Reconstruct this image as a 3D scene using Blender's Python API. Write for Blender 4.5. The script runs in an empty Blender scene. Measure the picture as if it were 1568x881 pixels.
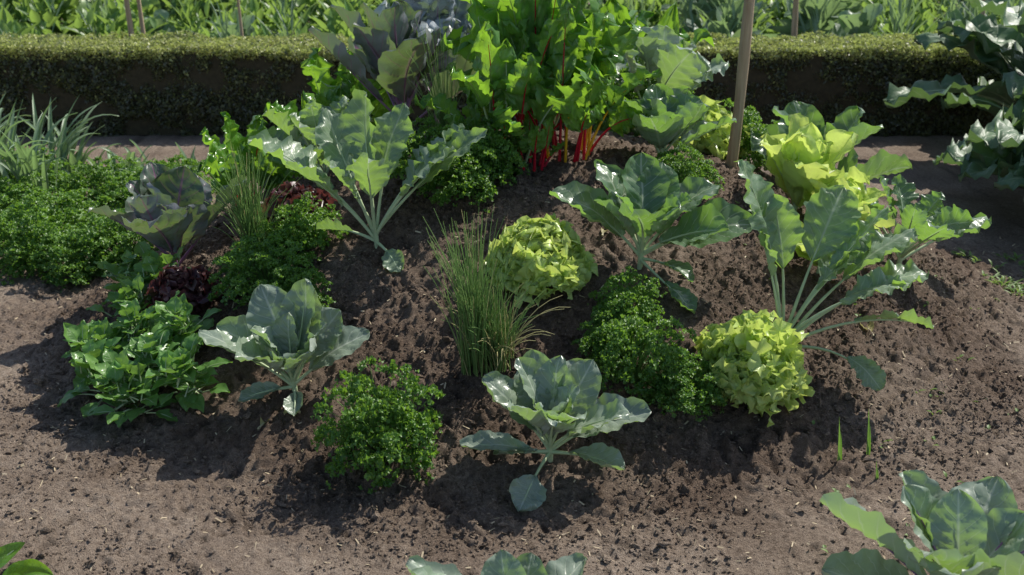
import bpy, math, numpy as np
from mathutils import Vector, Matrix
R=np.random.RandomState(7)
rad=math.radians
# ---------------------------------------------------------------- noise / terrain
_T=np.random.RandomState(3).rand(256,256)
def vn(x,y,s=0):
    x=np.asarray(x,float)+s*17.3; y=np.asarray(y,float)+s*9.7
    xi=np.floor(x).astype(int); yi=np.floor(y).astype(int); fx=x-xi; fy=y-yi
    fx=fx*fx*(3-2*fx); fy=fy*fy*(3-2*fy)
    a=_T[xi&255,yi&255]; b=_T[(xi+1)&255,yi&255]; c=_T[xi&255,(yi+1)&255]; d=_T[(xi+1)&255,(yi+1)&255]
    return (a*(1-fx)+b*fx)*(1-fy)+(c*(1-fx)+d*fx)*fy
CX,CY,RX,RY,HH=0.12,4.3,1.95,1.85,0.60
def H(x,y):
    x=np.asarray(x,float); y=np.asarray(y,float)
    q=((x-CX)/RX)**2+((y-CY)/RY)**2
    wob=0.12*(vn(x*1.3,y*1.3,5)-.5)
    h=HH*np.clip(1-q*(1+wob),0,1)**1.45
    return h+0.02*(vn(x*1.7,y*1.7,2)-.5)
def moundmask(x,y):
    q=((x-CX)/RX)**2+((y-CY)/RY)**2
    return np.clip((1.12-q+.35*(vn(np.asarray(x)*3,np.asarray(y)*3,8)-.5))/0.35,0,1)
CAMZ,PITCH,F=1.55,rad(20),1681.0
# ---------------------------------------------------------------- mesh builder
class MB:
    def __init__(s): s.v=[];s.f=[];s.a=[];s.m=[];s.n=0
    def add(s,v,f,a,m=0):
        s.v.append(np.asarray(v,float)); s.f.append((np.asarray(f,int)+s.n)); s.a.append(np.asarray(a,float))
        s.m.append(np.full(len(f),m)); s.n+=len(v)
    def merged(s):
        v=np.concatenate(s.v); a=np.concatenate(s.a)
        return v,s.f,a,s.m
    def addmb(s,o,M,off,rnd=None):
        v,fs,a,ms=o.merged()
        v=v@np.asarray(M).T+np.asarray(off)
        if rnd is not None: a=a.copy(); a[:,2]=np.clip(a[:,2]*0.5+rnd*0.5,0,1)
        s.v.append(v); s.a.append(a)
        for f,m in zip(fs,ms): s.f.append(f+s.n); s.m.append(m)
        s.n+=len(v)
    def mesh(s,name,mats,smooth=True):
        v=np.concatenate(s.v); a=np.concatenate(s.a)
        me=bpy.data.meshes.new(name)
        me.vertices.add(len(v)); me.vertices.foreach_set('co',v.astype(np.float32).ravel())
        ls=np.concatenate([f.ravel() for f in s.f]); tot=np.concatenate([np.full(len(f),f.shape[1]) for f in s.f])
        st=np.concatenate([[0],np.cumsum(tot)[:-1]])
        me.loops.add(len(ls)); me.loops.foreach_set('vertex_index',ls.astype(np.int32))
        me.polygons.add(len(tot)); me.polygons.foreach_set('loop_start',st.astype(np.int32))
        me.polygons.foreach_set('material_index',np.concatenate(s.m).astype(np.int32))
        me.update(calc_edges=True)
        me.polygons.foreach_set('use_smooth',np.full(len(tot),smooth))
        at=me.attributes.new('ld','FLOAT_COLOR','POINT')
        if a.shape[1]==3: a=np.hstack([a,np.ones((len(a),1))])
        at.data.foreach_set('color',a.astype(np.float32).ravel())
        for m in mats: me.materials.append(m)
        return me
    def obj(s,name,mats,loc=(0,0,0),rot=(0,0,0),smooth=True):
        return mkobj(name,s.mesh(name,mats,smooth),loc,rot)
def mkobj(name,me,loc=(0,0,0),rot=(0,0,0),sc=1):
    o=bpy.data.objects.new(name,me); bpy.context.scene.collection.objects.link(o)
    o.location=loc; o.rotation_euler=rot; o.scale=(sc,sc,sc) if not hasattr(sc,'__len__') else sc
    return o
def grid(ni,nj,wrap=False):
    i,j=np.meshgrid(np.arange(ni-1),np.arange(nj if wrap else nj-1),indexing='ij'); i=i.ravel(); j=j.ravel(); j2=(j+1)%nj
    return np.stack([i*nj+j,(i+1)*nj+j,(i+1)*nj+j2,i*nj+j2],1)
def tube(mb,pts,r,m=1,k=5,rnd=.5):
    pts=np.asarray(pts,float); n=len(pts); r=np.broadcast_to(np.asarray(r,float),(n,))
    T=np.gradient(pts,axis=0); T/=np.linalg.norm(T,axis=1,keepdims=True)+1e-9
    ref=np.array([0.3,0.9,0.1]) if abs(T[0][1])<.8 else np.array([1,0,0.])
    S=np.cross(T,ref); S/=np.linalg.norm(S,axis=1,keepdims=True)+1e-9; N=np.cross(S,T)
    th=np.arange(k)/k*2*np.pi
    v=pts[:,None]+r[:,None,None]*(np.cos(th)[None,:,None]*S[:,None]+np.sin(th)[None,:,None]*N[:,None])
    a=np.zeros((n*k,3)); a[:,1]=np.repeat(np.linspace(0,1,n),k); a[:,2]=rnd
    mb.add(v.reshape(-1,3),grid(n,k,True),a,m)
PROF={'round':lambda s:np.sin(np.pi*s**1.2)**.65,'lance':lambda s:np.sin(np.pi*s**.85)**1.1,
 'chard':lambda s:np.sin(np.pi*s**.75)**.75,'fan':lambda s:(.25+.75*s)*(1-s**7)**.5,
 'rhub':lambda s:np.sin(np.pi*s**.6)**.7,'strap':lambda s:np.clip(s*8,0.4,1)*(1-s**3)}
def leaf(mb,base,az,L,W,e0,e1,pet=.2,prof='round',cup=.8,ruf=0.,rf=5,notch=0.,roll=0.,nu=9,nv=14,rnd=None,sr=.004,bend=1.2,daz=0.,puck=0.,quilt=0.,stem=True,mat=0,smat=1,R=R):
    az,e0,e1,roll,daz=map(rad,(az,e0,e1,roll,daz))
    if rnd is None: rnd=R.rand()
    n=32; s=np.linspace(0,1,n); e=e0+(e1-e0)*s**bend; a=az+daz*s
    T=np.stack([np.cos(e)*np.cos(a),np.cos(e)*np.sin(a),np.sin(e)],1)
    C=np.vstack([[0,0,0],np.cumsum((T[1:]+T[:-1])/2,0)])*(L/(n-1))+np.asarray(base)
    S=np.stack([-np.sin(a),np.cos(a),0*a],1); N=np.cross(T,S)
    rr=roll*np.clip(s*2,0,1)[:,None]; S,N=S*np.cos(rr)+N*np.sin(rr),N*np.cos(rr)-S*np.sin(rr)
    t=np.linspace(0,1,nv); sp=pet+(1-pet)*t
    g=lambda A:np.stack([np.interp(sp,s,A[:,k]) for k in range(3)],1)
    c,Sx,Nx=g(C),g(S),g(N)
    w=np.maximum(PROF[prof](np.clip(t,0.001,.999)),.03)*W
    u=np.linspace(-1,1,nu); ph=R.rand(6)*50
    side=(u>0)*7.0
    wm=np.ones((nv,nu))
    if notch>0:
        for sd in (0,1):
            msk=(u<0) if sd==0 else (u>0)
            nn=vn(t*7+ph[0],np.full(nv,ph[1]+sd*5.3))*.6+vn(t*17+ph[0],np.full(nv,ph[2]+sd*5.3))*.4
            wm[:,msk]=(1-notch*np.clip((nn-.35)*2.2,0,1))[:,None]
    ww=w[:,None]*wm
    cu=max(cup,1e-3); X=ww*np.sin(u*cu)[None]/cu; Z=ww*(1-np.cos(u*cu))[None]/cu
    tt=t[:,None]+0*u[None]; uu=u[None]+0*t[:,None]
    if ruf>0:
        amp=ruf*W*np.abs(uu)**1.6*np.clip(tt*3,0,1)
        Z=Z+amp*(np.sin(2*np.pi*rf*tt+ph[3]+side[None]+uu)+.6*np.sin(2*np.pi*rf*2.3*tt+ph[4]+side[None]))
    if puck>0:
        Z=Z+puck*W*((vn(tt*9+ph[0],uu*4+ph[1])-.5)+.5*(vn(tt*19+ph[0],uu*9+ph[1])-.5))*np.clip(np.abs(uu)*4,0,1)
    if quilt>0:
        fr=np.abs(((tt-.28*np.abs(uu))*7)%1-.5)*2
        Z=Z+quilt*W*(np.clip(fr,0,1)**.5-.6)*np.clip(np.abs(uu)*3,0,1)*np.sin(np.pi*np.clip(1-np.abs(uu),0,.5))
    Z=Z+W*.34*(vn(tt*2.4+ph[5],uu*1.6+ph[0])-.5)+W*.12*(vn(tt*6+ph[4],uu*3+ph[0])-.5)*np.abs(uu)
    v=c[:,None]+Sx[:,None]*X[...,None]+Nx[:,None]*Z[...,None]
    if ruf>0.15:
        v=v+ (Nx[-1]*(ruf*W*.8*np.sin(uu*rf*2.2+ph[2])*np.clip((tt-.6)/.4,0,1)**2)[...,None])
    A=np.stack([uu.ravel(),tt.ravel(),np.full(uu.size,rnd)],1)
    mb.add(v.reshape(-1,3),grid(nv,nu),A,mat)
    if stem:
        k=9; st=np.linspace(0,pet+(1-pet)*.72,k)
        pc=np.stack([np.interp(st,s,C[:,q]) for q in range(3)],1); pn=np.stack([np.interp(st,s,N[:,q]) for q in range(3)],1)
        r=sr*(1.15-.95*np.linspace(0,1,k)**1.1)
        tube(mb,pc-pn*r[:,None]*.5,r,smat,5,rnd)
def fan(mb,base,d,nrm,R0,ra,mat=0,k=15,nr=6,amp=.3,spread=1.9,rnd=.5):
    """frilled half-disc growing from base in direction d, facing nrm"""
    d=d/np.linalg.norm(d); b_=np.cross(nrm,d); b_/=np.linalg.norm(b_)+1e-9; n_=np.cross(d,b_)
    th=np.linspace(-spread,spread,k); rr=np.linspace(.08,1,nr)
    p=ra.rand(4)*6.28
    rad2=R0*rr[:,None]*(1-.25*np.abs(th[None]/spread)**2+.10*np.sin(5*th[None]+p[0])*rr[:,None])
    z=R0*amp*rr[:,None]**2*(np.sin(6.*th[None]+p[1])+.6*np.sin(11*th[None]+p[2]))+R0*.35*rr[:,None]**2*ra.uniform(-.9,.7)
    z=z+R0*.25*np.abs(th[None]/spread)**2*rr[:,None]*ra.uniform(0,2)
    v=base+rad2[...,None]*(np.cos(th)[None,:,None]*d+np.sin(th)[None,:,None]*b_)+z[...,None]*n_
    A=np.zeros((nr*k,3)); A[:,0]=np.tile(th/spread*.9,nr); A[:,1]=np.repeat(rr,k); A[:,2]=rnd
    mb.add(v.reshape(-1,3),grid(nr,k),A,mat)
# ---------------------------------------------------------------- materials
def nt(name):
    m=bpy.data.materials.new(name); m.use_nodes=True; t=m.node_tree; t.nodes.clear(); return m,t
class NB:
    def __init__(s,t): s.t=t
    def n(s,ty,**k):
        o=s.t.nodes.new(ty)
        for a,b in k.items():
            if a.startswith('i_'):
                key=a[2:]; key=int(key) if key.isdigit() else key.replace('_',' ')
                if isinstance(b,bpy.types.NodeSocket): s.t.links.new(b,o.inputs[key])
                else: o.inputs[key].default_value=b
            else: setattr(o,a,b)
        return o
    def math(s,op,a,b=None,c=None,clamp=False):
        o=s.t.nodes.new('ShaderNodeMath'); o.operation=op; o.use_clamp=clamp
        for i,x in enumerate((a,b,c)):
            if x is None: continue
            if isinstance(x,bpy.types.NodeSocket): s.t.links.new(x,o.inputs[i])
            else: o.inputs[i].default_value=x
        return o.outputs[0]
    def mix(s,f,a,b,bt='MIX'):
        o=s.t.nodes.new('ShaderNodeMix'); o.data_type='RGBA'; o.blend_type=bt
        for i,x in ((0,f),(6,a),(7,b)):
            if isinstance(x,bpy.types.NodeSocket): s.t.links.new(x,o.inputs[i])
            else: o.inputs[i].default_value=x if i==0 else (*x,1)
        return o.outputs[2]
    def mr(s,x,a,b,c=0,d=1):
        o=s.t.nodes.new('ShaderNodeMapRange'); s.t.links.new(x,o.inputs[0])
        for i,q in enumerate((a,b,c,d)): o.inputs[i+1].default_value=q
        return o.outputs[0]
def leafmat(name,c1,c2,vein,trans,tf=.35,rough=.42,under=None,nlat=7,veinw=.05,bump=.3,ns=60,spec=.5,vs=.8,tip=None,dk=.55):
    m,t=nt(name); b=NB(t)
    at=b.n('ShaderNodeAttribute',attribute_name='ld'); sep=b.n('ShaderNodeSeparateXYZ',i_0=at.outputs['Color'])
    u,v,r=sep.outputs
    au=b.math('ABSOLUTE',u)
    tc=b.n('ShaderNodeTexCoord')
    no=b.n('ShaderNodeTexNoise',i_Vector=tc.outputs['Object'],i_Scale=14.,i_Detail=4.)
    col=b.mix(r,c1,c2)
    col=b.mix(b.mr(no.outputs[0],.35,.7,0,.6),col,(c1[0]*dk,c1[1]*(dk+.05),c1[2]*dk))
    if tip: col=b.mix(b.mr(v,.55,1.,0,.9),col,tip)
    vm=None
    if vs>0:
        mid=b.mr(au,0.015,veinw,1,0)
        ph=b.math('MULTIPLY',b.math('SUBTRACT',v,b.math('MULTIPLY',au,.28)),nlat)
        fr=b.math('ABSOLUTE',b.math('SUBTRACT',b.math('FRACT',ph),.5))
        lat=b.mr(fr,0.0,.07,.75,0)
        lat=b.math('MULTIPLY',lat,b.mr(au,.7,1.0,1,0))
        vm=b.math('MULTIPLY',b.math('MAXIMUM',mid,lat),vs)
        col=b.mix(vm,col,vein)
    geo=b.n('ShaderNodeNewGeometry')
    un=under or tuple(.5*x+.07 for x in c1)
    col2=b.mix(geo.outputs['Backfacing'],col,un if vm is None else b.mix(vm,un,vein))
    n2=b.n('ShaderNodeTexNoise',i_Vector=tc.outputs['Object'],i_Scale=float(ns),i_Detail=3.)
    hgt=b.math('MULTIPLY',n2.outputs[0],.6)
    if vm is not None: hgt=b.math('SUBTRACT',hgt,b.math('MULTIPLY',vm,.5))
    bp=b.n('ShaderNodeBump',i_Strength=bump,i_Distance=.006,i_Height=hgt)
    pr=b.n('ShaderNodeBsdfPrincipled',i_Base_Color=col2,i_Roughness=rough,i_Normal=bp.outputs[0])
    pr.inputs['Specular IOR Level'].default_value=spec
    tcx=b.mix(r,trans,tuple(x*.7 for x in trans))
    if vm is not None: tcx=b.mix(b.math('MULTIPLY',vm,.5),tcx,vein)
    tr=b.n('ShaderNodeBsdfTranslucent',i_Color=tcx,i_Normal=bp.outputs[0])
    mx=b.n('ShaderNodeMixShader',i_0=tf,i_1=pr.outputs[0],i_2=tr.outputs[0])
    b.n('ShaderNodeOutputMaterial',i_Surface=mx.outputs[0]); return m
def simple(name,c1,c2,rough=.6,scale=20,bump=.2,tf=0,vscale=(1,1,1),trans=None):
    m,t=nt(name); b=NB(t)
    tc=b.n('ShaderNodeTexCoord'); mp=b.n('ShaderNodeMapping',i_Vector=tc.outputs['Object']); mp.inputs['Scale'].default_value=vscale
    no=b.n('ShaderNodeTexNoise',i_Vector=mp.outputs[0],i_Scale=float(scale),i_Detail=5.)
    at=b.n('ShaderNodeAttribute',attribute_name='ld'); sep=b.n('ShaderNodeSeparateXYZ',i_0=at.outputs['Color'])
    f=b.math('ADD',b.mr(no.outputs[0],.3,.7,0,.6),b.math('MULTIPLY',sep.outputs[2],.4))
    col=b.mix(f,c1,c2)
    bp=b.n('ShaderNodeBump',i_Strength=bump,i_Distance=.01,i_Height=no.outputs[0])
    pr=b.n('ShaderNodeBsdfPrincipled',i_Base_Color=col,i_Roughness=rough,i_Normal=bp.outputs[0]); pr.inputs['Specular IOR Level'].default_value=.3
    out=pr.outputs[0]
    if tf:
        tr=b.n('ShaderNodeBsdfTranslucent',i_Color=(*(trans or c2),1)); out=b.n('ShaderNodeMixShader',i_0=tf,i_1=out,i_2=tr.outputs[0]).outputs[0]
    b.n('ShaderNodeOutputMaterial',i_Surface=out); return m
def soilmat():
    m,t=nt('soil'); b=NB(t)
    tc=b.n('ShaderNodeTexCoord'); o=tc.outputs['Object']
    at=b.n('ShaderNodeAttribute',attribute_name='ld'); sep=b.n('ShaderNodeSeparateXYZ',i_0=at.outputs['Color'])
    n1=b.n('ShaderNodeTexNoise',i_Vector=o,i_Scale=2.5,i_Detail=8.,i_Roughness=.65); n2=b.n('ShaderNodeTexNoise',i_Vector=o,i_Scale=70.,i_Detail=6.,i_Roughness=.75)
    n3=b.n('ShaderNodeTexNoise',i_Vector=o,i_Scale=280.,i_Detail=3.,i_Roughness=.7)
    f2=b.mr(n2.outputs[0],.32,.68)
    dark=b.mix(f2,(.085,.058,.041),(.26,.185,.135))
    dry=b.mix(f2,(.25,.185,.14),(.60,.485,.38))
    f=b.math('ADD',b.math('MULTIPLY',sep.outputs[0],-.5),b.mr(n1.outputs[0],.32,.68,.2,1.0),clamp=True)
    col=b.mix(f,dark,dry)
    sp=b.mr(n3.outputs[0],.64,.70,0,.75); col=b.mix(sp,col,(.62,.52,.41))
    sp2=b.mr(n3.outputs[0],.42,.32,0,.8); col=b.mix(sp2,col,(.035,.025,.018))
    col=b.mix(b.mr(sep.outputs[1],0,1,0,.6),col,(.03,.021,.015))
    h=b.math('ADD',b.math('MULTIPLY',n2.outputs[0],1.),b.math('MULTIPLY',n3.outputs[0],.45))
    bp=b.n('ShaderNodeBump',i_Strength=.9,i_Distance=.02,i_Height=h)
    pr=b.n('ShaderNodeBsdfPrincipled',i_Base_Color=col,i_Roughness=.9,i_Normal=bp.outputs[0]); pr.inputs['Specular IOR Level'].default_value=.2
    b.n('ShaderNodeOutputMaterial',i_Surface=pr.outputs[0]); return m
M={}
M['soil']=soilmat()
M['cab']=leafmat('cabbage_leaf',(.39,.46,.39),(.29,.37,.27),(.60,.66,.54),(.36,.58,.10),tf=.32,rough=.3,under=(.46,.51,.45),bump=.3,nlat=7,veinw=.07,dk=.62,spec=.6)
M['dcab']=leafmat('dark_cabbage_leaf',(.21,.30,.20),(.15,.26,.13),(.52,.60,.44),(.32,.58,.07),tf=.38,rough=.26,under=(.32,.40,.31),bump=.3,nlat=7,veinw=.07,spec=.6)
M['kohl']=leafmat('kohlrabi_leaf',(.25,.36,.22),(.35,.44,.34),(.54,.62,.44),(.40,.66,.08),tf=.4,rough=.34,under=(.39,.47,.38),nlat=8,veinw=.07,spec=.6)
M['red']=leafmat('red_cabbage_leaf',(.17,.19,.20),(.12,.18,.12),(.34,.12,.26),(.22,.34,.07),tf=.3,rough=.34,under=(.27,.29,.33),nlat=7,veinw=.07)
M['sav']=leafmat('savoy_leaf',(.42,.47,.52),(.32,.38,.40),(.55,.58,.6),(.25,.38,.12),tf=.2,rough=.4,under=(.4,.45,.5),nlat=7,bump=.7,ns=40)
M['let']=leafmat('lettuce_leaf',(.57,.76,.17),(.44,.67,.12),(.62,.74,.3),(.84,.98,.22),tf=.42,rough=.3,under=(.60,.74,.25),bump=.5,ns=90,vs=.25,tip=(.74,.88,.30),dk=.6)
M['redlet']=leafmat('red_lettuce_leaf',(.10,.035,.05),(.10,.08,.04),(.12,.08,.05),(.3,.08,.07),tf=.3,rough=.3,under=(.14,.07,.08),vs=.3)
M['pars']=leafmat('parsley_leaf',(.05,.15,.025),(.21,.38,.06),(.08,.18,.04),(.32,.58,.05),tf=.38,rough=.4,vs=0.,under=(.13,.25,.075),ns=200,bump=.1)
M['chard']=leafmat('chard_leaf',(.09,.24,.04),(.19,.38,.06),(.42,.55,.18),(.42,.76,.05),tf=.40,rough=.2,under=(.16,.31,.09),bump=1.,ns=38,nlat=8,vs=.6)
M['spin']=leafmat('spinach_leaf',(.14,.31,.075),(.22,.40,.11),(.30,.45,.2),(.32,.60,.07),tf=.33,rough=.3,vs=.5,bump=.4)
M['rhub']=leafmat('rhubarb_leaf',(.14,.23,.13),(.18,.27,.14),(.32,.38,.24),(.2,.36,.08),tf=.25,rough=.45,bump=.8,ns=26,nlat=6,spec=.4)
M['bg']=leafmat('bed_leaf',(.07,.17,.045),(.28,.42,.15),(.2,.3,.1),(.46,.70,.12),tf=.4,rough=.4,vs=0)
M['bg2']=leafmat('bed_blue_leaf',(.20,.30,.20),(.34,.42,.34),(.2,.3,.1),(.4,.6,.2),tf=.35,rough=.42,vs=0)
M['iris']=leafmat('leek_leaf',(.28,.37,.26),(.22,.35,.18),(.16,.24,.15),(.34,.54,.16),tf=.35,rough=.42,vs=0)
M['chive']=simple('chive_blade',(.15,.28,.09),(.32,.48,.15),.4,8,0,.25,trans=(.35,.55,.1))
M['drychive']=simple('dry_chive_blade',(.42,.4,.16),(.6,.54,.28),.6,8,0,.2)
M['stem']=simple('green_stem',(.40,.50,.27),(.52,.62,.39),.4,30,.1)
M['pstem']=simple('parsley_stem',(.1,.22,.05),(.18,.32,.08),.5,30,0)
M['purp']=simple('purple_stem',(.26,.12,.24),(.36,.22,.34),.4,20,0)
M['redstem']=simple('red_chard_stem',(.5,.01,.035),(.65,.03,.055),.25,20,0,.2,trans=(.7,.03,.03))
M['yelstem']=simple('yellow_chard_stem',(.75,.42,.02),(.85,.58,.06),.25,20,0,.2,trans=(.8,.55,.05))
M['wood']=simple('stake_wood',(.30,.20,.12),(.58,.46,.31),.75,12,.6,vscale=(6,6,.5))
M['straw']=simple('straw',(.35,.27,.16),(.62,.52,.36),.7,9,0)
M['hedge']=leafmat('boxwood_leaf',(.10,.11,.045),(.22,.22,.09),(.1,.14,.05),(.26,.34,.08),tf=.3,rough=.4,vs=0.)
M['hedgelit']=leafmat('boxwood_lit_leaf',(.46,.48,.15),(.64,.64,.28),(.1,.14,.05),(.6,.7,.18),tf=.35,rough=.45,vs=0.,dk=.75)  # brighter, yellower leaf copy: sunlight on the hedge top painted into the colour
M['core']=simple('hedge_core',(.035,.03,.018),(.08,.065,.035),.9,30,.5)
M['yell']=leafmat('wilted_leaf',(.55,.5,.2),(.5,.42,.22),(.6,.55,.35),(.6,.55,.2),tf=.3,rough=.5)
M['weed']=leafmat('weed_leaf',(.16,.28,.07),(.24,.36,.1),(.2,.3,.1),(.4,.6,.1),tf=.35,rough=.5,vs=0)
# ---------------------------------------------------------------- ground
def axis(lo,hi,step,far,g=1.12):
    c=list(np.arange(lo,hi,step)); s=step; x=c[-1]
    while x<far[1]: s*=g; x+=s; c.append(x)
    s=step; x=lo
    while x>far[0]: s*=g; x-=s; c.insert(0,x)
    return np.array(c)
gx=axis(-2.0,2.3,.008,(-120,120)); gy=axis(1.85,4.3,.008,(-60,200))
X,Y=np.meshgrid(gx,gy,indexing='xy')
def soil_parts(X,Y):
    mm=moundmask(X,Y); patch=vn(X*2.2,Y*2.2,50); r=.36+.46*mm+.25*(patch-.3)
    wx=X+.03*(vn(X*9,Y*9,40)-.5)*2; wy=Y+.03*(vn(X*9,Y*9,41)-.5)*2
    d=.018*(vn(X*6,Y*6,1)-.5)+.008*(.5-np.abs(vn(wx*21,wy*21,2)-.5)*2)+.009*(.5-np.abs(vn(wx*47,wy*47,3)-.5)*2)+.011*(vn(wx*95,wy*95,4)-.5)
    lump=np.clip(vn(wx*34,wy*34,9)-.66,0,1)*.075+np.clip(vn(wx*60,wy*60,19)-.6,0,1)*.055
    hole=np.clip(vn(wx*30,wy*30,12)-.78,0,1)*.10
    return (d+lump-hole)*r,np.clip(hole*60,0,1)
def soil_detail(X,Y): return soil_parts(X,Y)[0]
sd_,hl=soil_parts(X,Y); Z=H(X,Y)+sd_
mb=MB(); a=np.zeros((X.size,3)); a[:,0]=np.maximum(moundmask(X,Y),.9*np.clip((Y-8)/.3,0,1)*(Y<16)).ravel(); a[:,1]=hl.ravel()  # soil behind the hedge darkened to paint in shade under the dense planting
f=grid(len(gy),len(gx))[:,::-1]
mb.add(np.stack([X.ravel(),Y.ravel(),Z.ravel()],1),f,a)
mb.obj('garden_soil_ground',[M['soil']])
t=(1+5**.5)/2
iv=np.array([(-1,t,0),(1,t,0),(-1,-t,0),(1,-t,0),(0,-1,t),(0,1,t),(0,-1,-t),(0,1,-t),(t,0,-1),(t,0,1),(-t,0,-1),(-t,0,1)],float); iv/=np.linalg.norm(iv[0])
ifc=np.array([(0,11,5),(0,5,1),(0,1,7),(0,7,10),(0,10,11),(1,5,9),(5,11,4),(11,10,2),(10,7,6),(7,1,8),(3,9,4),(3,4,2),(3,2,6),(3,6,8),(3,8,9),(4,9,5),(2,4,11),(6,2,10),(8,6,7),(9,8,1)])
def subdiv(v,f):
    v=list(map(tuple,v)); c={}; nf=[]
    def mid(a,b):
        k=(min(a,b),max(a,b))
        if k not in c:
            p=np.array(v[a])+np.array(v[b]); p/=np.linalg.norm(p); c[k]=len(v); v.append(tuple(p))
        return c[k]
    for A,B,C in f:
        ab,bc,ca=mid(A,B),mid(B,C),mid(C,A); nf+=[(A,ab,ca),(B,bc,ab),(C,ca,bc),(ab,bc,ca)]
    return np.array(v),np.array(nf)
iv2,if2=subdiv(iv,ifc)
def clods(n,smin,smax,V,Fc,mb,xr,yr,pw=2.5):
    x=R.uniform(*xr,n*3); y=R.uniform(*yr,n*3)
    k=(R.rand(n*3)<(.4+.6*moundmask(x,y))*(.35+1.0*(vn(x*4,y*4,31)>.45))); x=x[k][:n]; y=y[k][:n]; n=len(x)
    s=smin+(smax-smin)*R.rand(n)**pw
    z=H(x,y)+soil_detail(x,y)+s*.25
    A=R.normal(size=(n,3,3))*.25+np.eye(3)*1.; sc=s[:,None,None]
    j=1+.25*R.normal(size=(n,len(V),1))
    q=R.normal(size=(n,3,3)); q=np.linalg.qr(q)[0]
    vv=np.einsum('nij,nkj->nki',q@A,V[None]*j)*sc; vv[:,:,2]*=.75
    vv+=np.stack([x,y,z],1)[:,None]
    ff=(Fc[None]+(np.arange(n)*len(V))[:,None,None]).reshape(-1,3)
    at=np.zeros((n*len(V),3)); at[:,0]=np.repeat(moundmask(x,y)*R.uniform(.4,1.1,n),len(V))
    mb.add(vv.reshape(-1,3),ff,at)
mb=MB()
clods(3200,.004,.013,iv2,if2,mb,(-2.4,2.7),(1.85,4.8))
clods(55000,.0016,.0055,iv,ifc,mb,(-2.2,2.5),(1.85,4.3),1.5)
mb.obj('soil_clods',[M['soil']],smooth=False)
mb=MB(); n=2600
x=R.uniform(-2.3,2.6,n); y=R.uniform(1.9,5,n); z=H(x,y)+soil_detail(x,y)+.004
L=R.uniform(.003,.013,n); w=R.uniform(.0007,.0022,n); an=R.rand(n)*6.28; tl=R.normal(size=n)*.3
d=np.stack([np.cos(an),np.sin(an),tl],1)*L[:,None]; s_=np.stack([-np.sin(an),np.cos(an),R.normal(size=n)*.4],1)*w[:,None]; c=np.stack([x,y,z],1)
v=np.stack([c-d-s_,c+d-s_,c+d+s_,c-d+s_],1).reshape(-1,3)
at=np.zeros((n*4,3)); at[:,2]=np.repeat(R.rand(n),4)
mb.add(v,np.arange(n*4).reshape(-1,4),at); mb.obj('straw_mulch',[M['straw']],smooth=False)
# ---------------------------------------------------------------- plant helpers
def ground_z(x,y): return float(H(x,y))
def loc(x,y,dz=0): return (x,y,ground_z(x,y)+dz)
def tiltrot(x,y,k=.4):
    e=.05; gxx=(ground_z(x+e,y)-ground_z(x-e,y))/(2*e); gyy=(ground_z(x,y+e)-ground_z(x,y-e))/(2*e)
    return (math.atan(gyy)*k,-math.atan(gxx)*k,0)
def listplant(name,x,y,leaves,mats,stemh=.06,stemr=.009,seed=1,tilt=.3,scale=1.,**kw):
    r=np.random.RandomState(seed); mb=MB()
    tube(mb,[(0,0,-.03),(0,0,stemh*.5),(0.003,0,stemh)],[stemr*1.1,stemr,stemr*.8],1,8)
    for i,l in enumerate(leaves):
        az,L,W,e0,e1=l[:5]; o=dict(kw)
        if len(l)>5: o.update(l[5])
        hb=stemh*(.35+.6*i/max(1,len(leaves)-1))
        leaf(mb,(0,0,hb),az+r.normal()*3,L*scale,W*scale,e0,e1,R=r,roll=r.normal()*20,daz=r.normal()*14,**o)
    return mb.obj(name,mats,loc(x,y),tiltrot(x,y,tilt))
def rosette(n,L,W,e_out,e_in,rnd,drop=0,jit=12):
    out=[]
    for i in range(n):
        f=i/max(1,n-1); az=i*137.5+rnd.normal()*jit
        e0=e_out[0]+(e_in[0]-e_out[0])*f; e1=e_out[1]+(e_in[1]-e_out[1])*f
        out.append((az,L*(1-.35*f)*rnd.uniform(.8,1.12),W*(1-.3*f)*rnd.uniform(.8,1.12),e0+rnd.normal()*8,e1+rnd.normal()*12))
    return out
CAB=dict(prof='round',cup=.8,pet=.24,ruf=.08,rf=3,notch=.08,quilt=.15,nu=13,nv=30,sr=.0055)
KOH=dict(prof='round',cup=.6,pet=.4,ruf=.13,rf=4,notch=.28,quilt=.12,nu=13,nv=32,sr=.006)
cabm=[M['cab'],M['stem']]; kohm=[M['kohl'],M['stem']]; redm=[M['red'],M['purp']]; dcm=[M['dcab'],M['stem']]
listplant('cabbage_plant',.105,2.702,[(196,.27,.05,18,-8),(-118,.24,.06,0,-24,dict(pet=.5)),(-22,.24,.055,14,-4),(-160,.17,.05,10,-5),
 (3,.32,.085,40,6),(160,.29,.075,54,28),(62,.28,.08,54,38),(112,.29,.075,60,46),(-14,.29,.08,50,18),(-95,.22,.065,70,28),(-145,.24,.07,66,34),(30,.28,.07,62,46),(-55,.23,.065,68,32),(90,.26,.07,70,58),(135,.27,.065,68,54),(-120,.17,.055,76,55),(10,.2,.06,74,60),(-30,.17,.05,80,60)],cabm,seed=2,scale=.95,**CAB)
listplant('cabbage_plant',-.653,2.999,[(-75,.14,.035,5,-20),(200,.17,.04,8,-12),(168,.34,.07,38,6),(150,.29,.075,52,26),(5,.28,.07,40,10),(35,.26,.08,54,34),(75,.29,.08,62,50),(110,.31,.085,64,48),(-150,.23,.085,58,28),(-40,.22,.075,62,28),(-95,.16,.055,70,40),(-5,.22,.065,64,45),(50,.3,.07,66,58),(90,.2,.06,80,70),(180,.2,.06,72,50)],[M['cab'],M['stem']],seed=4,**CAB)
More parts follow.
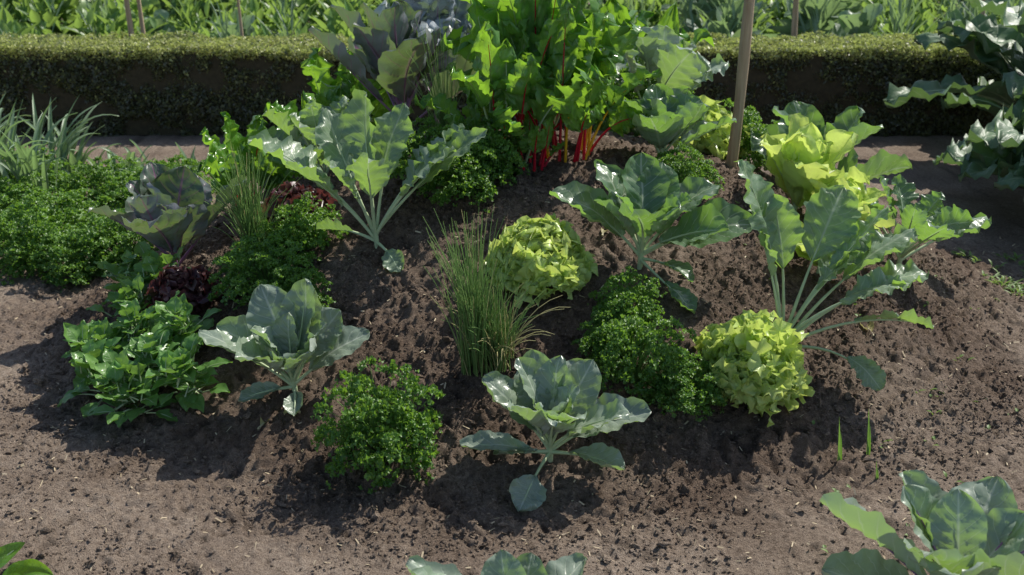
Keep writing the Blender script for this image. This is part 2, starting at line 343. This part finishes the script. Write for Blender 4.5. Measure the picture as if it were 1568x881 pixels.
listplant('cabbage_plant',.418,3.395,[(-70,.28,.05,-5,-34,dict(pet=.5)),(-35,.22,.045,10,-14),(160,.37,.09,44,12),(130,.35,.085,60,35),(5,.38,.10,32,0),(35,.35,.10,46,20),(-15,.30,.09,40,8),(-100,.26,.09,66,30),(-160,.24,.08,60,28),(90,.32,.09,66,50),(60,.30,.08,60,42),(-55,.24,.08,64,34),(180,.22,.07,70,50),(-20,.24,.08,66,40)],dcm,seed=5,stemh=.08,**CAB)
listplant('kohlrabi_plant',-.461,3.579,[(-62,.2,.045,5,-35,dict(pet=.45)),(165,.22,.05,25,-5),(158,.56,.11,56,18),(170,.40,.07,58,38),(140,.48,.08,66,44),(100,.50,.085,74,56),(60,.46,.085,72,48),(20,.48,.11,54,26),(-5,.42,.10,56,30),(10,.52,.07,46,28),(-85,.34,.08,78,52),(-150,.32,.07,74,48)],kohm,seed=6,stemh=.07,**KOH)
KR=dict(KOH); KR['pet']=.50
listplant('kohlrabi_plant',.833,3.133,[(-22,.34,.05,24,-38,dict(pet=.6)),(-2,.46,.07,40,-8),(6,.50,.095,50,6),(18,.54,.09,58,22),(150,.60,.10,78,56),(168,.44,.06,76,58),(110,.46,.07,78,62),(50,.52,.10,68,40),(35,.44,.08,60,24),(-14,.42,.08,56,10),(12,.36,.07,70,34),(25,.5,.08,64,42)],kohm,seed=8,stemh=.06,**KR)
listplant('red_cabbage_plant',.99,2.06,[(175,.26,.07,26,0),(-150,.22,.07,20,-5),(-10,.29,.075,28,8),(20,.3,.07,42,20),(155,.32,.075,42,22),(110,.27,.075,58,40),(65,.27,.075,56,40),(-60,.24,.08,56,32),(-110,.22,.08,58,34),(90,.22,.06,76,64),(10,.22,.06,62,40),(140,.24,.06,64,50),(-150,.22,.07,60,36)],[M['cab'],M['purp']],seed=9,scale=1.18,**CAB)
listplant('cabbage_plant',.02,1.91,[(160,.32,.07,38,16),(172,.30,.07,48,28),(120,.22,.06,60,45),(60,.26,.06,35,10),(10,.26,.06,30,8),(90,.2,.06,45,38),(-90,.2,.06,50,30),(-40,.2,.06,50,30)],cabm,seed=10,**CAB)
listplant('chard_seedling',-1.24,2.14,[(5,.2,.045,24,0),(25,.15,.03,45,25),(160,.2,.05,40,20),(-90,.18,.05,40,10)],[M['chard'],M['stem']],seed=10,prof='chard',pet=.3)
def gencab(name,x,y,n,L,W,mats,seed,eo=(35,10),ei=(80,72),kw=CAB,stemh=.08):
    r=np.random.RandomState(seed)
    return listplant(name,x,y,rosette(n,L,W,eo,ei,r),mats,stemh=stemh,seed=seed,**kw)
gencab('red_cabbage_plant',-1.24,3.86,13,.42,.125,redm,21,(45,25),(82,72))
gencab('red_cabbage_plant',-.46,4.70,15,.62,.15,redm,22,(50,25),(86,78),stemh=.2)
gencab('savoy_cabbage_plant',-.34,4.98,22,.46,.17,[M['sav'],M['purp']],23,(55,35),(88,100),dict(CAB,puck=.4,ruf=.16,cup=.9),stemh=.48)
gencab('cabbage_plant',.57,4.12,14,.30,.115,dcm,24,(40,18),(76,58),CAB)
gencab('cabbage_plant',.62,4.85,12,.5,.14,cabm,25,(55,30),(84,74),KOH,.2)
gencab('cabbage_plant',1.25,4.45,14,.42,.12,dcm,26,(40,12),(78,60),CAB)
gencab('cabbage_plant',1.45,3.9,10,.40,.09,dcm,27,(35,8),(72,50),KOH)
gencab('cabbage_plant',-.75,4.3,12,.36,.11,kohm,28,(45,20),(80,70),KOH)
# ---- lettuce
def lettuce(name,x,y,rad_,seed,mats,n=60,hgt=1.0,nf=190,rz=.9):
    r=np.random.RandomState(seed); mb=MB()
    for i in range(n):
        f=i/(n-1); az=i*137.5+r.normal()*10; L=rad_*(1.0-.3*f)*r.uniform(.85,1.05)
        leaf(mb,(0,0,.01+.05*f*hgt),az,L,rad_*.34*r.uniform(.8,1.15),12+70*f**.8+r.normal()*5,35*f+5+(45*f**2)+r.normal()*10,pet=.05,prof='fan',cup=.5,ruf=.3,rf=4.5,nu=11,nv=12,stem=False,R=r,puck=.25)
    for i in range(nf):
        f=(i+.5)/nf; th=i*2.39996; ph=math.acos(1-f*.97)
        out=np.array([math.cos(th)*math.sin(ph),math.sin(th)*math.sin(ph),math.cos(ph)])
        lob=.8+.45*float(vn(math.cos(th)*1.6+seed,math.sin(th)*1.6+math.cos(ph)*2,seed))
        R0=rad_*r.uniform(.13,.27); base=out*np.array([rad_,rad_,rad_*rz])*r.uniform(.62,.88)*lob+[0,0,.015]
        up=np.array([math.cos(th)*.35,math.sin(th)*.35,1.]); d=up-out*np.dot(up,out)*.4+r.normal(size=3)*.45
        fan(mb,base,d,-out+r.normal(size=3)*.45,R0,r,rnd=r.rand(),amp=.3)
    return mb.obj(name,mats,loc(x,y),tiltrot(x,y,.6))
lettuce('lettuce_head',.085,3.33,.185,31,[M['let']],nf=240)
lettuce('lettuce_head',.70,2.99,.175,32,[M['let']],rz=1.25,nf=270)
lettuce('lettuce_head',.80,4.75,.24,33,[M['let']])
ROM=dict(prof='round',cup=.7,pet=.05,ruf=.12,rf=3,puck=.3,nu=13,nv=18)
gencab('romaine_lettuce',1.058,3.971,15,.36,.115,[M['let'],M['stem']],34,(52,30),(84,76),ROM)
gencab('romaine_lettuce',1.18,3.85,12,.26,.09,[M['let'],M['stem']],35,(45,30),(84,78),ROM)
gencab('romaine_lettuce',1.05,3.55,12,.22,.085,[M['let'],M['stem']],38,(40,15),(80,65),ROM)
lettuce('red_lettuce_head',-1.102,3.51,.15,36,[M['redlet']],35,nf=70)
lettuce('red_lettuce_head',-.791,3.874,.15,37,[M['redlet']],35,nf=70)
# ---- parsley
def parsleymesh(seed,rd=.17,hg=.24,nf=112):
    r=np.random.RandomState(seed); mb=MB()
    nr,k=4,9
    th=np.arange(k)/k*2*np.pi; rr=np.linspace(.12,1,nr)
    fc=grid(nr,k,True)
    for i in range(nf):
        f=(i+.5)/nf; th0=i*2.39996+r.normal()*.2; ph=math.acos(1-f*.98)
        rf=r.uniform(.62,1.14)
        px=rd*math.sin(ph)*math.cos(th0)*rf; py=rd*math.sin(ph)*math.sin(th0)*rf; pz=hg*(.10+.90*math.cos(ph)**.8)*rf*r.uniform(.85,1.05)
        end=np.array([px,py,pz]); mid=end*np.array([.35,.35,.6])
        tt=np.linspace(0,1,5)[:,None]; pts=2*tt*(1-tt)*mid+tt**2*end
        tube(mb,pts,[.002,.0018,.0015,.0012,.001],1,3)
        out=np.array([math.cos(th0),math.sin(th0),0])*math.sin(ph)+np.array([0,0,1])*math.cos(ph)
        up=out*.45+np.array([0,0,.75]); up/=np.linalg.norm(up)
        e1=np.cross(up,[.3,.5,.1]); e1/=np.linalg.norm(e1); e2=np.cross(up,e1)
        nc=18; rd_=r.rand()*.5+.5*np.clip(pz/hg,0,1)
        for c in range(nc):
            q=r.normal(size=2)*.015; cen=end+e1*q[0]+e2*q[1]+up*(r.normal()*.004-14*(q[0]**2+q[1]**2))
            R0=r.uniform(.005,.0098)
            nrm=up+r.normal(size=3)*.6; nrm/=np.linalg.norm(nrm)
            a_=np.cross(nrm,r.normal(size=3)); a_/=np.linalg.norm(a_); b_=np.cross(nrm,a_)
            z=R0*(.6*rr[:,None]**1.5*np.sin(3*th[None]+r.rand()*6)+.45*rr[:,None]**2*np.sin(4*th[None]+r.rand()*6)+.5*rr[:,None]**2*r.uniform(-.6,.8))
            rad2=R0*rr[:,None]*(1+.28*np.sin(4*th[None]+r.rand()*6))
            v=cen+rad2[...,None]*(np.cos(th)[None,:,None]*a_+np.sin(th)[None,:,None]*b_)+z[...,None]*nrm
            A=np.zeros((nr*k,3)); A[:,0]=.5; A[:,1]=.5; A[:,2]=np.clip(rd_*.7+r.rand()*.3,0,1)
            mb.add(v.reshape(-1,3),fc,A,0)
    return mb.mesh('parsley_leaves',[M['pars'],M['pstem']])
PM=[parsleymesh(41),parsleymesh(42),parsleymesh(43)]
def parsley(x,y,s=1.,sz=None,i=0,rz=0,dz=0):
    t=tiltrot(x,y,.5); return mkobj('parsley_plant',PM[i%3],loc(x,y,dz),(t[0],t[1],rz),(s,s,(sz or s)))
for k,(x,y,s,sz) in enumerate([(-.353,2.71,.98,1.2),(.36,2.95,.85,.95),(.486,2.872,.7,.7),(.36,3.14,.65,.75),(-.81,3.458,1.0,.9),(-.70,3.331,.7,.7),(-.197,3.811,1.,1.),(-.094,3.936,.9,.9),(.619,3.857,.72,.75),
    (-2.105,4.498,1.25,1.2),(-1.811,4.389,1.15,1.0),(-1.65,4.5,1.2,1.),(-2.08,4.88,1.3,1.1),(-2.41,5.09,1.2,1.1),(-1.79,5.2,1.2,1.1),(-2.53,5.6,1.3,1.1),(-2.11,5.5,1.2,1.1),(-1.76,5.5,1.2,1.1),(-.73,3.66,.8,.8),(.98,4.75,1.1,1.1),(.62,5.0,1.3,1.6),(.27,3.02,.5,.6),(-.3,3.95,.95,1.),(-2.5,4.7,1.2,1.1)]):
    parsley(x,y,s,sz,k,k*1.3)
# ---- chives
def chives(name,x,y,n,h,sp,seed,dry=.15,br=.035):
    r=np.random.RandomState(seed); mb=MB()
    for i in range(n):
        a_=r.rand()*6.28; b0=np.array([math.cos(a_),math.sin(a_),0])*r.rand()*br; a2=r.rand()*6.28
        L=h*r.uniform(.4,1.1); dr=r.rand()<dry; lean=r.rand()**1.3*(1.6 if dr else 1.)
        s=np.linspace(0,1,8); e=rad(88)-lean*(.25+.8*s**1.7)*sp
        d=np.stack([np.cos(e)*math.cos(a2),np.cos(e)*math.sin(a2),np.sin(e)],1)*(L/7)
        pts=np.vstack([b0,b0+np.cumsum(d[:-1],0)])
        tube(mb,pts,np.linspace(.0021,.0008,8),1 if dr else 0,3,r.rand())
    return mb.obj(name,[M['chive'],M['drychive']],loc(x,y),(0,-.06,0))
chives('chive_clump',-.10,2.99,190,.46,.7,51,.06,.05)
chives('chive_clump',-.04,3.0,190,.27,1.5,54,.35,.05)
chives('chive_clump',-.90,3.66,180,.4,1.1,52,.05)
chives('chive_clump',-.25,4.15,60,.5,.8,53,.05)
def leafy(name,x,y,n,L,W,seed,mats,**k):
    r=np.random.RandomState(seed); mb=MB()
    for i in range(n):
        f=i/(n-1)
        leaf(mb,(r.normal()*.03,r.normal()*.03,.02+.1*f),i*137.5+r.normal()*15,L*r.uniform(.7,1.1)*(1-.3*f),W*r.uniform(.8,1.15),15+60*f+r.normal()*8,-25+60*f+r.normal()*15,R=r,**k)
    return mb.obj(name,mats,loc(x,y),tiltrot(x,y,.5))
SP=dict(prof='lance',cup=.5,pet=.3,ruf=.08,rf=3,nu=7,nv=12,sr=.0025)
for k,(x,y) in enumerate([(-1.26,3.15),(-1.09,3.15),(-1.2,3.33),(-1.05,3.27),(-1.27,3.52),(-1.22,3.62),(-1.33,3.72),(-.98,3.05),(-1.33,3.3),(-1.16,3.03)]):
    leafy('spinach_plant',x,y,46,.14,.029,60+k,[M['spin'],M['stem']],**SP)
# ---- swiss chard
def chard(name,x,y,n,L,W,seed,stems,z0=0.,eo=(55,5),lm='chard',pet=.38,spread=.04):
    r=np.random.RandomState(seed); mb=MB()
    for i in range(n):
        f=i/(n-1); az=i*137.5+r.normal()*15; sm=1+(r.randint(len(stems)))
        leaf(mb,(math.cos(rad(az))*spread,math.sin(rad(az))*spread,z0),az,L*r.uniform(.65,1.1)*(.8+.3*f),W*r.uniform(.7,1.15),eo[0]+(88-eo[0])*f+r.normal()*4,eo[1]+(80-eo[1])*f+r.normal()*18,pet=pet,prof='chard',cup=.8,ruf=.24,rf=4,puck=.5,nu=15,nv=22,sr=.0056,roll=r.normal()*30,smat=sm,R=r,bend=1.9,daz=r.normal()*20)
    return mb.obj(name,[M[lm]]+[M[s] for s in stems],loc(x,y))
x,y=.076,3.98
chard('swiss_chard',x-.09,y+.10,17,.54,.08,71,['redstem','redstem','stem'],eo=(62,-5),pet=.46,spread=.08)
chard('swiss_chard',x+.13,y+.12,19,.54,.08,72,['yelstem','redstem','yelstem','redstem'],eo=(62,-5),pet=.48,spread=.08)
chard('swiss_chard',x+.03,y+.36,28,.76,.105,73,['redstem','stem'],eo=(65,20))
chard('swiss_chard',x+.0,y+.0,7,.2,.035,76,['redstem'],eo=(60,10))
chard('swiss_chard',x-.2,y+.02,7,.26,.045,79,['redstem','stem'],eo=(50,0))
chard('swiss_chard',-.80,4.95,14,.5,.12,74,['stem'],eo=(50,10))
chard('swiss_chard',-1.15,4.6,14,.36,.09,75,['stem','redstem'],eo=(45,5))
chard('swiss_chard',.55,5.35,16,.75,.12,77,['stem'],eo=(65,20))
chard('swiss_chard',-1.0,5.2,12,.36,.09,78,['stem','redstem'],eo=(45,5))
def stake(name,x,y,h,r0,lean,z0=None):
    mb=MB(); z0=ground_z(x,y) if z0 is None else z0; n=14; s=np.linspace(0,1,n)
    pts=np.stack([lean[0]*h*s+.006*np.sin(s*9),lean[1]*h*s,-.1+(h+.1)*s],1)
    tube(mb,pts,r0*(1-.1*s+.06*np.sin(s*23)),0,12)
    tube(mb,[pts[-1],pts[-1]+[0,0,.003]],[r0*.9,r0*.02],0,12)
    return mb.obj(name,[M['wood']],(x,y,z0))
stake('wooden_stake',.90,4.45,1.6,.023,(.055,0))
for x,y,h,w in [(.92,2.74,.17,.007),(1.02,2.8,.16,.006),(1.01,2.68,.08,.004)]:
    mb=MB()
    for q in range(2): leaf(mb,(q*.004,0,-.01),200-q*110,h*(1-.35*q),w,86,84-14*q,pet=0,prof='strap',cup=1.3,nu=5,nv=10,stem=False)
    mb.obj('onion_sprout',[M['spin']],loc(x,y))
for i,(x,y,az,L) in enumerate([(1.17,3.28,100,.09),(-.74,2.86,60,.07),(-.62,2.9,200,.05),(.3,3.5,70,.05)]):
    mb=MB(); leaf(mb,(0,0,.02),az,L,L*.3,20,-20,pet=.2,ruf=.2,cup=1.1,R=R); mb.obj('wilted_leaf',[M['yell'],M['yell']],loc(x,y))
mb=MB(); r=np.random.RandomState(77)
for i in range(170):
    if i<110: x,y=r.uniform(2.0,3.0),r.uniform(3.9,4.7)
    else: x,y=r.uniform(.8,2.2),r.uniform(2.2,4.)
    z=ground_z(x,y)
    for q in range(9 if i<110 else 4):
        leaf(mb,(x+r.normal()*.015,y+r.normal()*.015,z),r.rand()*360,r.uniform(.02,.07)*(1 if i<110 else .5),.006,70-r.rand()*50,10,pet=.2,prof='lance',nu=3,nv=5,stem=False,R=r)
mb.obj('weed_patch',[M['weed']])
def straps(name,x,y,n,L,W,seed,mat):
    r=np.random.RandomState(seed); mb=MB()
    for i in range(n):
        leaf(mb,(r.normal()*.06,r.normal()*.06,0),r.rand()*360,L*r.uniform(.6,1.1),W*r.uniform(.7,1.2),85-r.rand()*20,55-r.rand()*80,pet=0,prof='strap',cup=.9,nu=5,nv=14,stem=False,R=r,bend=2)
    return mb.obj(name,[mat],loc(x,y))
for k,(x,y) in enumerate([(-2.75,5.6),(-2.5,5.9),(-2.95,6.0),(-2.45,5.4),(-2.7,5.2)]): straps('leek_plant',x,y,26,.55,.022,80+k,M['iris'])
for k in range(9): 
    x=-2.35+k*.22+R.normal()*.05; y=5.75+R.normal()*.15
    straps('tulip_foliage',x,y,14,.27,.024,90+k,M['iris'])
def rhub(name,x,y,n,L,W,seed):
    r=np.random.RandomState(seed); mb=MB()
    for i in range(n):
        f=i/(n-1)
        leaf(mb,(r.normal()*.05,r.normal()*.05,0),i*137.5+r.normal()*12,L*r.uniform(.8,1.1),W*r.uniform(.85,1.15),38+48*f+r.normal()*4,-25+40*f+r.normal()*12,pet=.42,prof='rhub',cup=.45,ruf=.13,rf=4,puck=.22,nu=17,nv=22,sr=.011,R=r,bend=1.6)
    return mb.obj(name,[M['rhub'],M['stem']],loc(x,y))
rhub('rhubarb_plant',2.8,5.3,30,.85,.22,101); rhub('rhubarb_plant',3.25,6.3,28,1.2,.26,102); rhub('rhubarb_plant',2.85,4.8,28,.72,.2,103)
# ---- hedge
def hedge(name,x0,x1,y0,y1,h,seed,n):
    r=np.random.RandomState(seed); mb=MB()
    xs=np.linspace(x0,x1,160); prof=[(y0+.03,0),(y0+.03,h*.5),(y0+.04,h-.05),(y0+.07,h-.03),((y0+y1)/2,h-.03),(y1-.06,h-.03),(y1-.03,h-.05),(y1-.02,0)]
    pr=np.array(prof); v=np.zeros((len(xs),len(pr),3)); v[:,:,0]=xs[:,None]; v[:,:,1]=pr[None,:,0]; v[:,:,2]=pr[None,:,1]
    v[:,:,1]+=.02*(vn(v[:,:,0]*5,v[:,:,2]*5)-.5)
    mb.add(v.reshape(-1,3),grid(len(xs),len(pr)),np.full((v.size//3,3),.5),0)
    for x in (x0+.03,x1-.03):
        ev=np.array([[x,p[0],p[1]] for p in prof]); mb.add(ev,[[0,1,6,7],[1,2,5,6],[2,3,4,5]],np.full((8,3),.5),0)
    W=[(x1-x0)*h*1.6,(x1-x0)*(y1-y0),(y1-y0)*h*2]; c=r.choice(3,n,p=np.array(W)/sum(W))
    x=r.uniform(x0,x1,n); y=r.uniform(y0,y1,n); z=r.uniform(0.0,h,n)
    dep=np.abs(r.normal(size=n))*.03
    bmp=.07*(vn(x*3,z*6,4)-.5)+.07*(vn(x*13,z*13,7)-.5)
    y=np.where(c==0,y0+dep+bmp,y); btop=.04*(vn(x*2.5,y*3,6)-.5)+.05*(vn(x*12,y*12,8)-.5); z=np.where(c==1,h-dep*.8+btop+.01,z)
    x=np.where(c==2,np.where(r.rand(n)<.5,x0+dep,x1-dep),x)
    top=((c==1)&(r.rand(n)<.9))|((c==0)&(z>h-.07)&(r.rand(n)<.75))|((z>h*.4)&(r.rand(n)<.08))
    S=r.uniform(.007,.015,n)
    q=r.normal(size=(n,3)); q[:,2]+=.3; q/=np.linalg.norm(q,axis=1,keepdims=True); b=np.cross(q,r.normal(size=(n,3))); b/=np.linalg.norm(b,axis=1,keepdims=True)
    C=np.stack([x,y,z],1)
    v=np.stack([C-q*S[:,None],C+b*S[:,None]*.6,C+q*S[:,None]*1.2,C-b*S[:,None]*.6],1)
    at=np.zeros((n,4,3)); at[:,:,0]=.5;at[:,:,1]=.5; at[:,:,2]=np.clip(r.rand(n)*.6+.8*(vn(x*6,z*6+y*6,9)-.3),0,1)[:,None]
    for sel,mi in ((~top,1),(top,2)):
        k=sel.sum(); mb.add(v[sel].reshape(-1,3),np.arange(k*4).reshape(-1,4),at[sel].reshape(-1,3),mi)
    return mb.obj(name,[M['core'],M['hedge'],M['hedgelit']],smooth=False)
hedge('boxwood_hedge',-4.6,4.2,7.2,7.85,.57,111,180000)
# ---- background vegetable bed
def bushproto(seed,n,L,W,prof,eo,ei,mat=0,**k):
    r=np.random.RandomState(seed); mb=MB()
    for i in range(n):
        f=i/(n-1); leaf(mb,(r.normal()*.05,r.normal()*.05,f*L*.9),i*137.5+r.normal()*20,L*r.uniform(.6,1.1)*(1-.4*f),W*r.uniform(.7,1.2),eo+(ei-eo)*f,eo-50+(ei-eo+30)*f,prof=prof,nu=5,nv=7,stem=False,R=r,rnd=r.rand(),mat=mat,**k)
    return mb
protos=[bushproto(1,44,.30,.032,'lance',35,80,pet=.2),bushproto(2,34,.26,.07,'round',35,80,ruf=.2),bushproto(3,80,.22,.016,'lance',20,85,pet=.1),bushproto(4,22,.62,.013,'strap',72,89,mat=1),bushproto(5,26,.36,.09,'round',30,80,mat=1,ruf=.15)]
mb=MB(); r=np.random.RandomState(5)
for row,yy in enumerate(np.arange(8.45,14,.6)):
    for xx in np.arange(-6.5,6.5,.28):
        if vn(xx*1.3,yy*1.7,14)<.2: continue
        kk=vn(xx*.45+7,row*.9,3)
        kind=(0 if kk<.36 else 2 if kk<.55 else 1 if kk<.68 else 3 if kk<.8 else 4)
        if r.rand()<.2: kind=r.randint(5)
        a_=r.rand()*6.28; s=r.uniform(.6,1.5)*(1.+.06*row); c_,s_=math.cos(a_)*s,math.sin(a_)*s
        mb.addmb(protos[kind],[[c_,-s_,0],[s_,c_,0],[0,0,s]],(xx+r.normal()*.1,yy+r.normal()*.14,0),r.rand())
mb.obj('vegetable_bed_foliage',[M['bg'],M['bg2']])
for x,y,h,rr in [(-2.75,8.1,1.8,.02),(-2.68,8.15,1.8,.016),(-1.95,8.1,1.8,.011),(2.05,8.1,1.8,.022),(3.4,8.1,1.8,.016)]: stake('wooden_stake',x,y,h,rr,(-.01,0),0)
# ---------------------------------------------------------------- light/camera
sa,se=rad(48),rad(49)
sd=Vector((math.sin(sa)*math.cos(se),math.cos(sa)*math.cos(se),math.sin(se)))
l=bpy.data.lights.new('sun','SUN'); l.energy=5; l.angle=rad(.5); l.color=(1,.955,.87)
o=bpy.data.objects.new('sun',l); bpy.context.scene.collection.objects.link(o); o.rotation_euler=(-sd).to_track_quat('-Z','Y').to_euler(); o.location=(3,6,6)
w=bpy.data.worlds.new('World'); bpy.context.scene.world=w; w.use_nodes=True; t=w.node_tree
sk=t.nodes.new('ShaderNodeTexSky'); sk.sky_type='NISHITA'; sk.sun_disc=False; sk.sun_elevation=se; sk.sun_rotation=sa
t.links.new(sk.outputs[0],t.nodes['Background'].inputs[0]); t.nodes['Background'].inputs[1].default_value=.13
c=bpy.data.cameras.new('camera'); co=bpy.data.objects.new('camera',c); bpy.context.scene.collection.objects.link(co)
c.sensor_width=36; c.lens=36*F/1568; co.location=(0,0,CAMZ); co.rotation_euler=(rad(90)-PITCH,0,0); c.clip_end=500
c.dof.use_dof=True; c.dof.focus_distance=3.3; c.dof.aperture_fstop=5.0
sc=bpy.context.scene; sc.camera=co
sc.view_settings.view_transform='Standard'; sc.view_settings.look='None'; sc.view_settings.exposure=0
